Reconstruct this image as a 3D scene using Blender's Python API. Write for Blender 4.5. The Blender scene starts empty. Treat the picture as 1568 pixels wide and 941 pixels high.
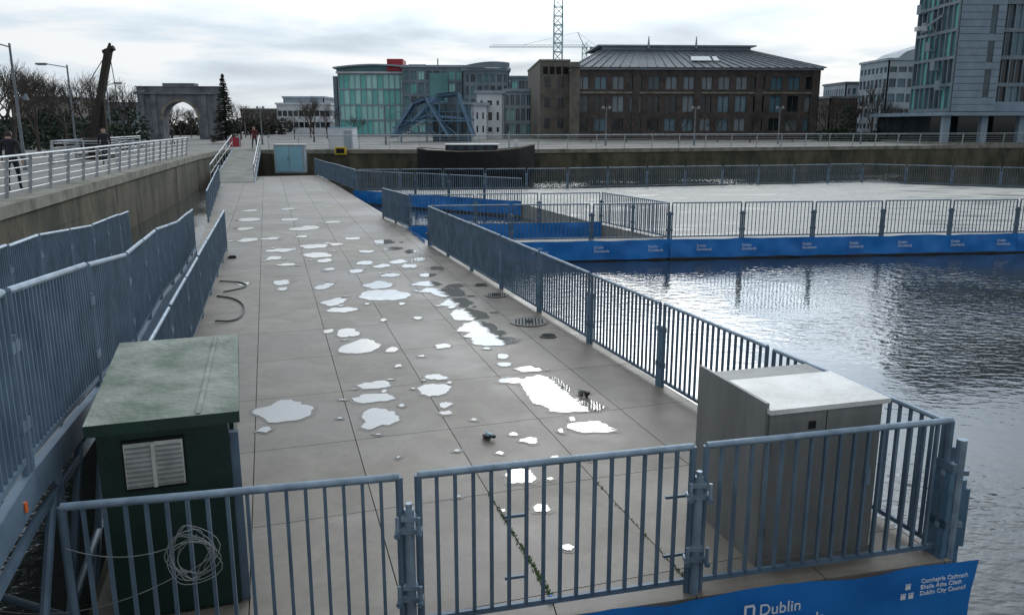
import bpy, math, random
from mathutils import Vector, Matrix, noise
random.seed(7)
R=math.radians
scene=bpy.context.scene
scene.view_settings.view_transform='Standard'
try: scene.view_settings.look='None'
except: pass
scene.view_settings.exposure=0
# ---------------- materials ----------------
def M(name,c1,c2=None,scale=3.0,rough=.7,metal=0,bump=0,ior=1.5,stretch=(1,1,1),detail=6,r2=None,lo=.35,hi=.65):
    m=bpy.data.materials.new(name); m.use_nodes=True
    nt=m.node_tree; n=nt.nodes; l=nt.links
    b=n['Principled BSDF']; b.inputs['Metallic'].default_value=metal
    b.inputs['Roughness'].default_value=rough; b.inputs['IOR'].default_value=ior
    c2=c2 or tuple(x*.7 for x in c1)
    tc=n.new('ShaderNodeTexCoord'); mp=n.new('ShaderNodeMapping'); mp.inputs['Scale'].default_value=stretch
    l.new(tc.outputs['Object'],mp.inputs['Vector'])
    nz=n.new('ShaderNodeTexNoise'); nz.inputs['Scale'].default_value=scale; nz.inputs['Detail'].default_value=detail
    nz.inputs['Roughness'].default_value=.6
    l.new(mp.outputs[0],nz.inputs['Vector'])
    cr=n.new('ShaderNodeValToRGB'); cr.color_ramp.elements[0].position=lo; cr.color_ramp.elements[1].position=hi
    cr.color_ramp.elements[0].color=(*c2,1); cr.color_ramp.elements[1].color=(*c1,1)
    l.new(nz.outputs['Fac'],cr.inputs['Fac']); l.new(cr.outputs[0],b.inputs['Base Color'])
    if r2 is not None:
        mr=n.new('ShaderNodeMapRange'); mr.inputs[1].default_value=lo; mr.inputs[2].default_value=hi
        mr.inputs[3].default_value=r2; mr.inputs[4].default_value=rough
        l.new(nz.outputs['Fac'],mr.inputs[0]); l.new(mr.outputs[0],b.inputs['Roughness'])
    if bump:
        bp=n.new('ShaderNodeBump'); bp.inputs['Strength'].default_value=bump; bp.inputs['Distance'].default_value=.02
        n2=n.new('ShaderNodeTexNoise'); n2.inputs['Scale'].default_value=scale*8; n2.inputs['Detail'].default_value=4
        l.new(mp.outputs[0],n2.inputs['Vector']); l.new(n2.outputs['Fac'],bp.inputs['Height']); l.new(bp.outputs[0],b.inputs['Normal'])
    return m
galv=M('galvanised_steel',(.27,.35,.43),(.15,.21,.27),6,.45,.3,.1)
galvF=M('weathered_fence_steel',(.125,.185,.25),(.075,.12,.17),3,.55,.15)
plate=M('blue_grey_plate',(.11,.20,.29),(.07,.135,.20),4,.5,.1)
railL=M('stainless_rail',(.46,.48,.5),(.3,.32,.34),4,.45,.4)
blue=M('blue_banner_vinyl',(.012,.20,.60),(.008,.14,.46),1.5,.5)
white=M('white_print',(.78,.8,.82),(.68,.7,.74),5,.6)
stoneW=M('mossy_quay_stone',(.12,.105,.07),(.03,.034,.02),.9,.9,0,.8,stretch=(1,1,.45),detail=10)
paving=M('quay_paving',(.24,.23,.215),(.15,.145,.135),.5,.9,0,.2)
coping=M('granite_coping',(.27,.255,.22),(.12,.12,.085),1.4,.88,0,.4,detail=9)
concP=M('pale_concrete',(.34,.33,.30),(.22,.215,.19),.9,.8,0,.3)
padm=M('stained_pale_deck',(.47,.455,.42),(.085,.085,.08),1.1,.85,0,.2,stretch=(.32,1.15,1),detail=8,r2=.5,lo=.40,hi=.50)
cabc=M('cabinet_steel_grey',(.225,.23,.225),(.15,.155,.15),1.3,.6,.1,.1,stretch=(3,3,.5))
lidm=M('pale_lid',(.66,.66,.63),(.45,.45,.42),2.5,.5,0,.2,detail=9)
greenp=M('dark_green_paint',(.006,.034,.024),(.003,.019,.014),3,.45,0,.15)
roofm=M('mossy_roof_felt',(.30,.335,.29),(.10,.135,.10),2.4,.75,0,.6,detail=10)
louv=M('louvre_white',(.6,.6,.56),(.4,.4,.36),8,.5)
black=M('black_rubber',(.012,.012,.012),None,5,.5)
cablem=M('grey_cable',(.27,.28,.29),None,8,.5)
hole=M('dark_void',(.006,.006,.006),None,5,.9)
brick=M('dark_brick',(.088,.070,.062),(.045,.038,.036),1.2,.85,0,.4)
stoneB=M('tan_stone',(.18,.165,.14),(.10,.09,.078),.9,.85,0,.3)
archst=M('grey_limestone',(.18,.19,.21),(.08,.088,.105),.7,.85,0,.4)
slate=M('slate_roof',(.15,.17,.19),(.08,.095,.11),2,.6,0,.3,stretch=(.6,.6,3))
glD=M('glass_dark',(.02,.03,.035),(.01,.015,.02),.5,.06,0)
glM=M('glass_mid',(.06,.10,.12),(.03,.05,.06),.5,.1,0)
glL=M('glass_pale_blind',(.20,.24,.27),(.13,.17,.19),.5,.2,0)
glG=M('glass_green',(.20,.58,.54),(.12,.44,.42),.3,.15,0)
glG2=M('glass_green_pale',(.44,.76,.70),(.32,.63,.59),.3,.15,0)
glG3=M('glass_teal',(.10,.28,.29),(.06,.19,.20),.3,.12,0)
glB=M('glass_blue_grey',(.11,.20,.25),(.06,.13,.17),.3,.1,0)
white_r=M('white_render',(.68,.70,.72),(.55,.57,.60),.5,.8)
greyc=M('grey_cladding',(.19,.24,.28),(.13,.17,.20),.6,.6)
lgrey=M('light_cladding',(.33,.39,.44),(.24,.29,.33),.5,.7)
stoneT=M('blue_grey_stone',(.24,.31,.38),(.18,.24,.30),.8,.7)
redm=M('red_panel',(.42,.03,.05),(.3,.02,.03),1,.5)
bluest=M('blue_steel_canopy',(.15,.26,.37),(.10,.18,.27),.8,.5,.1)
hullm=M('black_hull',(.014,.014,.016),(.006,.006,.007),1,.35)
wood=M('tarred_timber',(.035,.028,.022),(.015,.012,.01),2,.8,0,.4,stretch=(3,3,.5))
bark=M('bare_bark',(.065,.052,.044),(.035,.028,.023),3,.9)
leafD=M('evergreen_leaf',(.04,.065,.03),(.015,.028,.013),2,.8)
leafD2=M('evergreen_leaf_dark',(.018,.032,.018),(.009,.017,.009),2,.8)
lampm=M('lamp_pole_grey',(.19,.21,.23),(.12,.14,.16),2,.5,.3)
cranem=M('crane_teal_white',(.30,.47,.50),(.22,.37,.40),1,.6)
ltblue=M('light_blue_door',(.24,.46,.55),(.19,.38,.47),1,.5)
weed=M('weed_green',(.08,.17,.03),(.03,.07,.015),8,.8)
yellow=M('yellow_paint',(.7,.5,.03),(.5,.35,.02),3,.5)
orange=M('orange_tag',(.75,.15,.03),None,3,.5)
skinm=M('skin',(.5,.32,.24),(.42,.26,.2),6,.55)
hairm=M('hair',(.03,.02,.015),None,20,.7)
coatm=M('dark_coat',(.018,.02,.028),(.01,.01,.015),8,.85)
coatr=M('maroon_coat',(.12,.02,.03),(.07,.012,.02),8,.85)
trousm=M('dark_trousers',(.025,.03,.045),None,8,.85)

def deck_material():
    m=bpy.data.materials.new('damp_deck_concrete'); m.use_nodes=True
    nt=m.node_tree; n=nt.nodes; l=nt.links; b=n['Principled BSDF']
    tc=n.new('ShaderNodeTexCoord')
    def N(s,d=8,r=.6,dist=0):
        x=n.new('ShaderNodeTexNoise'); x.inputs['Scale'].default_value=s; x.inputs['Detail'].default_value=d; x.inputs['Roughness'].default_value=r; x.inputs['Distortion'].default_value=dist
        l.new(tc.outputs['Object'],x.inputs['Vector']); return x
    big=N(.3,6,.65); mid=N(1.7,10,.72,.6); fine=N(70,3); st=N(6,6,.7)
    cr=n.new('ShaderNodeValToRGB'); e=cr.color_ramp.elements
    e[0].position=.3; e[0].color=(.165,.142,.115,1); e[1].position=.7; e[1].color=(.275,.25,.21,1)
    l.new(mid.outputs['Fac'],cr.inputs['Fac'])
    at=n.new('ShaderNodeAttribute'); at.attribute_name='Col'
    def mul(a,b_,f=1):
        mx=n.new('ShaderNodeMix'); mx.data_type='RGBA'; mx.blend_type='MULTIPLY'
        if isinstance(f,(int,float)): mx.inputs[0].default_value=f
        else: l.new(f,mx.inputs[0])
        l.new(a,mx.inputs[6])
        if isinstance(b_,tuple): mx.inputs[7].default_value=b_
        else: l.new(b_,mx.inputs[7])
        return mx.outputs[2]
    wet=n.new('ShaderNodeMapRange'); wet.inputs[1].default_value=.44; wet.inputs[2].default_value=.58
    l.new(big.outputs['Fac'],wet.inputs[0])
    c=mul(cr.outputs[0],at.outputs['Color']); c=mul(c,(.70,.65,.65,1),wet.outputs[0])
    sp=n.new('ShaderNodeMapRange'); sp.inputs[1].default_value=.6; sp.inputs[2].default_value=.7; l.new(st.outputs['Fac'],sp.inputs[0])
    c=mul(c,(.74,.72,.70,1),sp.outputs[0])
    f2=n.new('ShaderNodeMapRange'); f2.inputs[3].default_value=.76; f2.inputs[4].default_value=1.24
    l.new(fine.outputs['Fac'],f2.inputs[0]); c=mul(c,f2.outputs[0])
    l.new(c,b.inputs['Base Color'])
    rr=n.new('ShaderNodeMapRange'); rr.inputs[3].default_value=.62; rr.inputs[4].default_value=.46
    l.new(wet.outputs[0],rr.inputs[0]); l.new(rr.outputs[0],b.inputs['Roughness']); b.inputs['IOR'].default_value=1.42
    bp=n.new('ShaderNodeBump'); bp.inputs['Strength'].default_value=.3; bp.inputs['Distance'].default_value=.004
    l.new(fine.outputs['Fac'],bp.inputs['Height']); l.new(bp.outputs[0],b.inputs['Normal'])
    return m
deckm=deck_material()
wetm=M('wet_concrete_rim',(.15,.13,.108),(.115,.10,.085),2,.5,0,.03,ior=1.4)
def puddle_mat():
    m=bpy.data.materials.new('puddle_water'); m.use_nodes=True
    nt=m.node_tree; n=nt.nodes; b=n['Principled BSDF']
    b.inputs['Base Color'].default_value=(.2,.19,.17,1); b.inputs['Roughness'].default_value=.04; b.inputs['IOR'].default_value=1.65
    tc=n.new('ShaderNodeTexCoord'); a=n.new('ShaderNodeTexNoise'); a.inputs['Scale'].default_value=4; a.inputs['Detail'].default_value=3
    nt.links.new(tc.outputs['Object'],a.inputs['Vector']); bp=n.new('ShaderNodeBump'); bp.inputs['Strength'].default_value=.25; bp.inputs['Distance'].default_value=.01
    nt.links.new(a.outputs['Fac'],bp.inputs['Height']); nt.links.new(bp.outputs[0],b.inputs['Normal'])
    return m
pudm=puddle_mat()
def water_mat():
    m=bpy.data.materials.new('dock_water'); m.use_nodes=True
    nt=m.node_tree; n=nt.nodes; l=nt.links; b=n['Principled BSDF']
    b.inputs['Base Color'].default_value=(.028,.032,.030,1); b.inputs['Roughness'].default_value=.04; b.inputs['IOR'].default_value=1.42
    tc=n.new('ShaderNodeTexCoord'); mp=n.new('ShaderNodeMapping'); mp.inputs['Rotation'].default_value=(0,0,R(25)); mp.inputs['Scale'].default_value=(1,1.7,1)
    l.new(tc.outputs['Object'],mp.inputs['Vector'])
    a=n.new('ShaderNodeTexNoise'); a.inputs['Scale'].default_value=4.2; a.inputs['Detail'].default_value=3; a.inputs['Roughness'].default_value=.45
    c=n.new('ShaderNodeTexNoise'); c.inputs['Scale'].default_value=.14; c.inputs['Detail'].default_value=3
    l.new(mp.outputs[0],a.inputs['Vector']); l.new(tc.outputs['Object'],c.inputs['Vector'])
    mr=n.new('ShaderNodeMapRange'); mr.inputs[1].default_value=.40; mr.inputs[2].default_value=.60; mr.inputs[3].default_value=.15; mr.inputs[4].default_value=1
    l.new(c.outputs['Fac'],mr.inputs[0])
    bp=n.new('ShaderNodeBump'); bp.inputs['Distance'].default_value=.028
    l.new(mr.outputs[0],bp.inputs['Strength']); l.new(a.outputs['Fac'],bp.inputs['Height']); l.new(bp.outputs[0],b.inputs['Normal'])
    return m
waterm=water_mat()

# ---------------- mesh builder ----------------
class MB:
    def __init__(s,T=None): s.v=[];s.f=[];s.mi=[];s.mats=[];s.T=T or Matrix.Identity(4)
    def m(s,mat):
        if mat not in s.mats: s.mats.append(mat)
        return s.mats.index(mat)
    def add(s,vs,fs,mat):
        k=len(s.v); s.v+= [tuple(s.T@Vector(p)) for p in vs]; i=s.m(mat)
        for f in fs: s.f.append([k+a for a in f]); s.mi.append(i)
    def box(s,x0,x1,y0,y1,z0,z1,mat):
        s.add([(x0,y0,z0),(x1,y0,z0),(x1,y1,z0),(x0,y1,z0),(x0,y0,z1),(x1,y0,z1),(x1,y1,z1),(x0,y1,z1)],
              [(0,3,2,1),(4,5,6,7),(0,1,5,4),(1,2,6,5),(2,3,7,6),(3,0,4,7)],mat)
    def cb(s,c,sz,mat): s.box(c[0]-sz[0]/2,c[0]+sz[0]/2,c[1]-sz[1]/2,c[1]+sz[1]/2,c[2]-sz[2]/2,c[2]+sz[2]/2,mat)
    def bar(s,p,q,w,d,mat,side=None):
        p=Vector(p);q=Vector(q);a=(q-p).normalized()
        if side is None:
            side=Vector((0,0,1)).cross(a)
            if side.length<1e-3: side=Vector((1,0,0))
        side=Vector(side).normalized(); u=a.cross(side).normalized()
        vs=[]
        for c in (p,q):
            for sx,sy in ((-1,-1),(1,-1),(1,1),(-1,1)): vs.append(c+side*(sx*w/2)+u*(sy*d/2))
        s.add(vs,[(3,2,1,0),(4,5,6,7),(0,1,5,4),(1,2,6,5),(2,3,7,6),(3,0,4,7)],mat)
    def tube(s,p,q,r,mat,n=8,r2=None,cap=True):
        p=Vector(p);q=Vector(q);a=(q-p).normalized(); r2=r if r2 is None else r2
        t=Vector((0,0,1)) if abs(a.z)<.9 else Vector((1,0,0))
        u=a.cross(t).normalized(); w=a.cross(u)
        vs=[]
        for c,rr in ((p,r),(q,r2)):
            for i in range(n):
                g=2*math.pi*i/n; vs.append(c+u*(rr*math.cos(g))+w*(rr*math.sin(g)))
        fs=[(i,i+n,(i+1)%n+n,(i+1)%n) for i in range(n)]
        if cap: fs+=[tuple(range(n)),tuple(range(2*n-1,n-1,-1))]
        s.add(vs,fs,mat)
    def path(s,pts,r,mat,n=8):
        for a,b in zip(pts[:-1],pts[1:]): s.tube(a,b,r,mat,n)
    def prism(s,poly,z0,z1,mat,top=None):
        n=len(poly); vs=[(x,y,z0) for x,y in poly]+[(x,y,z1) for x,y in poly]
        s.add(vs,[(i,(i+1)%n,(i+1)%n+n,i+n) for i in range(n)]+[tuple(range(n-1,-1,-1))],mat)
        s.add(vs[n:],[tuple(range(n))],top or mat)
    def obj(s,name,parent=None,smooth=False):
        me=bpy.data.meshes.new(name); me.from_pydata(s.v,[],s.f); 
        for m in s.mats: me.materials.append(m)
        me.polygons.foreach_set('material_index',s.mi)
        if smooth: me.polygons.foreach_set('use_smooth',[True]*len(s.f))
        me.update(); o=bpy.data.objects.new(name,me); scene.collection.objects.link(o)
        if parent: o.parent=parent
        return o
def empty(name,loc=(0,0,0)):
    o=bpy.data.objects.new(name,None); o.empty_display_size=.3; scene.collection.objects.link(o); return o
AL=R(18.2); CA,SA=math.cos(AL),math.sin(AL)
def dk(x,y,z=0): return Vector((x*CA-y*SA,x*SA+y*CA,z))
DT=Matrix.Rotation(AL,4,'Z')
def TR(x,y,a=0,z=0): return Matrix.Translation((x,y,z))@Matrix.Rotation(R(a),4,'Z')

# ---------------- camera ----------------
cam=bpy.data.cameras.new('camera'); co=bpy.data.objects.new('camera',cam); scene.collection.objects.link(co)
co.location=(0,0,3.4); co.rotation_euler=(R(90-12.63),0,0); cam.sensor_width=36; cam.lens=28.7; cam.clip_end=6000; cam.clip_start=.05
scene.camera=co

# ---------------- world ----------------
SAZ,SEL=R(9),R(23)
sd=Vector((math.sin(SAZ)*math.cos(SEL),math.cos(SAZ)*math.cos(SEL),math.sin(SEL)))
w=bpy.data.worlds.new('World'); scene.world=w; w.use_nodes=True
nt=w.node_tree; n=nt.nodes; l=nt.links; n.clear()
out=n.new('ShaderNodeOutputWorld')
sky=n.new('ShaderNodeTexSky'); sky.sky_type='NISHITA'; sky.sun_disc=False; sky.sun_elevation=SEL; sky.sun_rotation=SAZ; sky.dust_density=1
bg=n.new('ShaderNodeBackground'); bg.inputs[1].default_value=.07; l.new(sky.outputs[0],bg.inputs[0])
tc=n.new('ShaderNodeTexCoord'); sep=n.new('ShaderNodeSeparateXYZ'); l.new(tc.outputs['Generated'],sep.inputs[0])
def math_(op,a,b=None,clamp=False):
    x=n.new('ShaderNodeMath'); x.operation=op; x.use_clamp=clamp
    for i,v in enumerate((a,b)):
        if v is None: continue
        if isinstance(v,(int,float)): x.inputs[i].default_value=v
        else: l.new(v,x.inputs[i])
    return x.outputs[0]
zc=math_('ADD',math_('MAXIMUM',sep.outputs[2],0.0),.11)
px=math_('DIVIDE',sep.outputs[0],zc); py=math_('DIVIDE',sep.outputs[1],zc)
cmb=n.new('ShaderNodeCombineXYZ'); l.new(px,cmb.inputs[0]); l.new(py,cmb.inputs[1])
nz=n.new('ShaderNodeTexNoise'); nz.inputs['Scale'].default_value=.72; nz.inputs['Detail'].default_value=7; nz.inputs['Roughness'].default_value=.5; nz.inputs['Distortion'].default_value=.3
l.new(cmb.outputs[0],nz.inputs['Vector'])
cr=n.new('ShaderNodeValToRGB'); e=cr.color_ramp.elements
e[0].position=.36; e[0].color=(.50,.59,.70,1); e[1].position=.585; e[1].color=(.97,1,1.03,1)
x=e.new(.46); x.color=(.66,.76,.86,1)
x=e.new(.51); x.color=(.76,.86,.95,1)
l.new(nz.outputs['Fac'],cr.inputs[0])
nz2=n.new('ShaderNodeTexNoise'); nz2.inputs['Scale'].default_value=.35; nz2.inputs['Detail'].default_value=4; l.new(cmb.outputs[0],nz2.inputs['Vector'])
hz=n.new('ShaderNodeMapRange'); hz.inputs[1].default_value=0; hz.inputs[2].default_value=.07; hz.inputs[3].default_value=.75; hz.inputs[4].default_value=0
l.new(sep.outputs[2],hz.inputs[0])
mh=n.new('ShaderNodeMix'); mh.data_type='RGBA'; l.new(hz.outputs[0],mh.inputs[0]); l.new(cr.outputs[0],mh.inputs[6]); mh.inputs[7].default_value=(.86,.91,.95,1)
dot=n.new('ShaderNodeVectorMath'); dot.operation='DOT_PRODUCT'; nv=n.new('ShaderNodeVectorMath'); nv.operation='NORMALIZE'
l.new(tc.outputs['Generated'],nv.inputs[0]); l.new(nv.outputs[0],dot.inputs[0]); dot.inputs[1].default_value=sd
br=n.new('ShaderNodeMapRange'); br.inputs[1].default_value=-1; br.inputs[2].default_value=1; br.inputs[3].default_value=.62; br.inputs[4].default_value=1.0
l.new(dot.outputs['Value'],br.inputs[0])
lobe=math_('POWER',math_('MAXIMUM',dot.outputs['Value'],0.0),10)
el=n.new('ShaderNodeMapRange'); el.interpolation_type='SMOOTHSTEP'; el.inputs[1].default_value=.085; el.inputs[2].default_value=.21; l.new(sep.outputs[2],el.inputs[0])
lob=math_('MULTIPLY',math_('MULTIPLY',lobe,el.outputs[0]),4.0)
cf=n.new('ShaderNodeMapRange'); cf.inputs[1].default_value=.3; cf.inputs[2].default_value=.65; cf.inputs[3].default_value=.55; cf.inputs[4].default_value=1.25; l.new(nz2.outputs['Fac'],cf.inputs[0])
tot=math_('ADD',br.outputs[0],math_('MULTIPLY',lob,cf.outputs[0]))
bc=n.new('ShaderNodeBackground'); l.new(mh.outputs[2],bc.inputs[0]); l.new(tot,bc.inputs[1])
ms=n.new('ShaderNodeMixShader'); ms.inputs[0].default_value=.93; l.new(bg.outputs[0],ms.inputs[1]); l.new(bc.outputs[0],ms.inputs[2]); l.new(ms.outputs[0],out.inputs[0])
sun=bpy.data.lights.new('sun','SUN'); sun.energy=.6; sun.angle=R(20); sun.color=(1,.96,.9)
so=bpy.data.objects.new('sun',sun); scene.collection.objects.link(so); so.rotation_euler=(-sd).to_track_quat('-Z','Y').to_euler(); so.location=(0,0,50)

# ---------------- ground, water, dock walls ----------------
dock=[(-7.0,.6),(-11.9,19.06),(-19.6,51.6),(-21.6,62),(2,63.5),(48,78),(75,60),(75,.6)]
QZ=1.5; WZ=-.58
cx,cy=10,30
g=MB(); N_=len(dock)
rings=[dock]
for k in (25,120,3000):
    rings.append([(x+(x-cx)/math.hypot(x-cx,y-cy)*k,y+(y-cy)/math.hypot(x-cx,y-cy)*k) for x,y in dock])
for a,b in zip(rings[:-1],rings[1:]):
    for i in range(N_):
        j=(i+1)%N_; g.add([(*a[i],QZ),(*a[j],QZ),(*b[j],QZ),(*b[i],QZ)],[(0,1,2,3)],paving)
g.obj('ground')
wl=MB(); cp=MB()
for i in range(N_-1):
    a=dock[i];b=dock[(i+1)%N_]
    L=math.dist(a,b); d=((b[0]-a[0])/L,(b[1]-a[1])/L); nn=(d[1],-d[0]) 
    nz_=5; h=(QZ+2.2-.25)/nz_
    for r in range(nz_):
        z0=-2.2+r*h; cuts=[0]
        while cuts[-1]<L: cuts.append(min(L,cuts[-1]+random.uniform(1.1,2.4)))
        for s0,s1 in zip(cuts[:-1],cuts[1:]):
            if s1-s0<.05: continue
            pr=random.uniform(0,.02); gp=.004
            A=(a[0]+d[0]*(s0+gp),a[1]+d[1]*(s0+gp));B=(a[0]+d[0]*(s1-gp),a[1]+d[1]*(s1-gp))
            wl.add([(A[0]+nn[0]*pr,A[1]+nn[1]*pr,z0+gp),(B[0]+nn[0]*pr,B[1]+nn[1]*pr,z0+gp),(B[0]+nn[0]*pr,B[1]+nn[1]*pr,z0+h-gp),(A[0]+nn[0]*pr,A[1]+nn[1]*pr,z0+h-gp)],[(0,1,2,3)],stoneW)
    o=-.02
    wl.add([(a[0]+nn[0]*o,a[1]+nn[1]*o,-2.2),(b[0]+nn[0]*o,b[1]+nn[1]*o,-2.2),(b[0]+nn[0]*o,b[1]+nn[1]*o,QZ-.02),(a[0]+nn[0]*o,a[1]+nn[1]*o,QZ-.02)],[(0,1,2,3)],stoneW)
    k=int(L/1.5)
    for c in range(k):
        s0=c*L/k+.004;s1=(c+1)*L/k-.004; tz=random.uniform(-.006,.006)
        q=[(a[0]+d[0]*s+nn[0]*t,a[1]+d[1]*s+nn[1]*t) for s,t in ((s0,.08),(s1,.08),(s1,-.65),(s0,-.65))]
        cp.prism(q[::-1] ,QZ-.25,QZ+.05+tz,coping)
wl.obj('quay_wall'); cp.obj('coping_stones')
wt=MB(); wt.add([(-30,0,WZ),(80,0,WZ),(80,82,WZ),(-30,82,WZ)],[(0,1,2,3)],waterm); wt.obj('water')

# ---------------- deck ----------------
dkp=empty('pontoon_deck')
me=MB(); cols=[]
def fy(x): return 5.07-.081*x-.12
Lx,Rx=-1.25,5.2
rows=[6.85+1.75*k for k in range(-2,30)]
for r in range(len(rows)-1):
    y0,y1=rows[r],rows[r+1]
    if y1>58.5: y1=58.5
    if y0>=58.4: break
    for i in range(-4,8):
        def X(i,y): return -.07+1.07*i+.031*(y-8.3)
        q=[]
        for ii,yy in ((i,y0),(i+1,y0),(i+1,y1),(i,y1)):
            xx=min(max(X(ii,yy),Lx),Rx); q.append([xx,max(yy,fy(xx))])
        if q[1][0]-q[0][0]<.05 or q[3][1]-q[0][1]<.05: continue
        g_=.0045
        q[0][0]+=g_;q[3][0]+=g_;q[1][0]-=g_;q[2][0]-=g_
        q[0][1]+=g_;q[1][1]+=g_;q[2][1]-=g_;q[3][1]-=g_
        w_=[dk(*p) for p in q]
        k=len(me.f); me.prism([(p.x,p.y) for p in w_],-.06,0,deckm)
        c=random.uniform(.86,1.1); cols+= [c]*(len(me.f)-k)
so_=me.obj('concrete_slabs',dkp)
ca=so_.data.color_attributes.new('Col','FLOAT_COLOR','CORNER')
for p in so_.data.polygons:
    for li in p.loop_indices: ca.data[li].color=(cols[p.index],)*3+(1,)
b=MB()
pp=[dk(Lx,fy(Lx)+.02),dk(Rx,fy(Rx)+.02),dk(Rx,58.4),dk(Lx,58.4)]
b.prism([(p.x,p.y) for p in pp],-1.0,-.025,stoneW); b.obj('pontoon_hull',dkp)

pl=MB()
pale=[(4.75,24.55),(16,25.9),(31,27.7),(31,43),(20.9,49.4),(3,44.6),(-8.1,43.2),(-7.6,42.3),(.46,36),(3.1,28.5)]
pl.prism(pale,-.9,-.01,concP,padm)
pl.obj('side_pontoon')
def strip(name,a,b,w,mat,z=-.01):
    a=Vector(a);b=Vector(b);d=(b-a).normalized();nn=Vector((-d.y,d.x))*w
    s=MB(); s.prism([tuple(a),tuple(b),tuple(b+nn),tuple(a+nn)],-.85,z,mat); return s.obj(name)
strip('walkway_pontoon',(-2.35,23.65),(4.7,24.5),.6,concP)
strip('walkway_pontoon',(-3.3,27.25),(3.05,28.5),.7,concP)

tab=[(-2.79,9.41,0.32,0.39),(-1.56,9.16,0.23,0.33),(-1.75,9.89,0.27,0.17),(-1.84,10.43,0.21,0.17),(-2.39,12.37,0.28,0.43),(-1.85,12.18,0.09,0.15),(-2.73,13.23,0.17,0.31),(-3.09,13.32,0.09,0.13),(-3.18,14.96,0.27,0.22),(-3.50,15.65,0.22,0.36),(-4.02,17.24,0.15,0.36),(-2.92,17.38,0.27,0.44),(-2.59,16.34,0.43,0.59),(-5.08,17.68,0.17,0.30),(-4.87,16.95,0.10,0.18),(-5.86,17.53,0.11,0.19),(-1.83,17.53,0.33,0.30),(-1.70,16.81,0.19,0.24),(-1.30,16.54,0.34,0.47),
(-1.05,15.65,0.28,0.42),(-0.86,14.58,0.36,0.42),(-0.57,13.59,0.31,0.42),(-0.30,12.68,0.37,0.28),(-0.42,13.14,0.27,0.30),(0.45,10.40,0.30,0.42),(0.51,9.92,0.29,0.44),(0.78,9.62,0.34,0.27),(0.91,8.86,0.26,0.19),(0.01,10.62,0.18,0.12),(0.22,11.14,0.19,0.13),(-0.14,11.81,0.10,0.14),(-0.11,11.37,0.09,0.10),(-1.02,10.21,0.19,0.24),(-1.05,10.77,0.14,0.13),(-1.08,12.37,0.14,0.15),(-0.83,9.62,0.08,0.10),(-0.80,9.34,0.07,0.07),(0.01,8.65,0.04,0.05),(0.20,8.46,0.09,0.08),(-0.13,8.11,0.04,0.04),(0.08,7.55,0.14,0.19),(0.27,6.84,0.07,0.08),(0.46,6.13,0.05,0.05),(-3.68,20.29,0.20,0.30),(-3.20,19.81,0.16,0.28),
(-2.85,20.49,0.22,0.30),(-2.42,20.80,0.17,0.26),(-2.55,19.81,0.19,0.24),(-3.70,19.08,0.15,0.26),(-2.82,18.56,0.20,0.25),(-1.95,18.56,0.18,0.21),(-5.67,23.11,0.41,0.45),(-5.21,21.56,0.40,0.45),(-4.77,20.60,0.25,0.26),(-6.39,22.37,0.31,0.36),(-6.19,21.01,0.20,0.32),(-7.95,24.46,0.33,0.43),(-8.91,27.14,0.28,0.35),(-7.35,24.75,0.24,0.29),(-6.88,27.31,0.44,0.62),(-5.09,23.50,0.19,0.26),(-3.76,24.04,0.33,0.41),(-3.34,22.73,0.24,0.31),(-2.75,22.13,0.18,0.23),(-8.09,29.81,0.36,0.42),(-9.64,29.81,0.43,0.52),(-10.53,33.06,0.34,0.38),(-5.58,20.00,0.21,0.19),(-1.81,19.53,0.16,0.23),(-4.00,22.13,0.20,0.23),(-6.52,25.19,0.20,0.30),
(-4.86,24.75,0.24,0.29),(-4.38,19.35,0.14,0.18),(-9.22,33.58,0.27,0.40),(-6.37,29.00,0.28,0.30),(-1.19,17.31,0.18,0.22),(-2.14,15.47,0.06,0.12),(-1.69,14.27,0.07,0.10),(-2.28,14.12,0.06,0.10),(-0.45,9.11,0.03,0.04),(-0.59,8.17,0.03,0.04),(0.45,7.99,0.04,0.04),(-1.64,11.30,0.05,0.07),(-1.36,11.81,0.04,0.05),(0.38,7.46,0.03,0.03),(-0.08,6.78,0.02,0.03),(-0.51,7.07,0.03,0.03),(0.82,7.91,0.03,0.03),(-1.19,7.99,0.02,0.03),(-2.04,9.16,0.03,0.03)]
pd=MB();rm=MB()
random.seed(5)
for X_,Y_,rx,ry in list(tab):
    if rx>.1:
        for _ in range(random.choice((0,1,2,2))):
            a=random.random()*6.28; tab.append((X_+math.cos(a)*rx*1.5,Y_+math.sin(a)*ry*1.6,rx*random.uniform(.08,.25),rx*random.uniform(.08,.28)))
for ii,(X_,Y_,rx,ry) in enumerate(tab):
    sx=random.random()*50; n_=36
    ri=[]
    for k in range(n_):
        a=2*math.pi*k/n_; rr=1+.5*noise.noise(Vector((math.cos(a)*1.0+sx,math.sin(a)*1.0,0)))+.2*noise.noise(Vector((math.cos(a)*3+sx,math.sin(a)*3,5)))
        ri.append((math.cos(a)*rr,math.sin(a)*rr))
    z=.006+ii*.00004
    pd.add([(X_,Y_,z)]+[(X_+rx*c,Y_+ry*s,z) for c,s in ri],[(0,k+1,(k+1)%n_+1) for k in range(n_)],pudm)
    e1=.03; z=.002+ii*.00002
    rm.add([(X_,Y_,z)]+[(X_+(rx+e1)*c*1.05,Y_+(ry+e1)*s*1.05,z) for c,s in ri],[(0,k+1,(k+1)%n_+1) for k in range(n_)],wetm)
pd.obj('puddles'); rm.obj('wet_patches')

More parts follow.
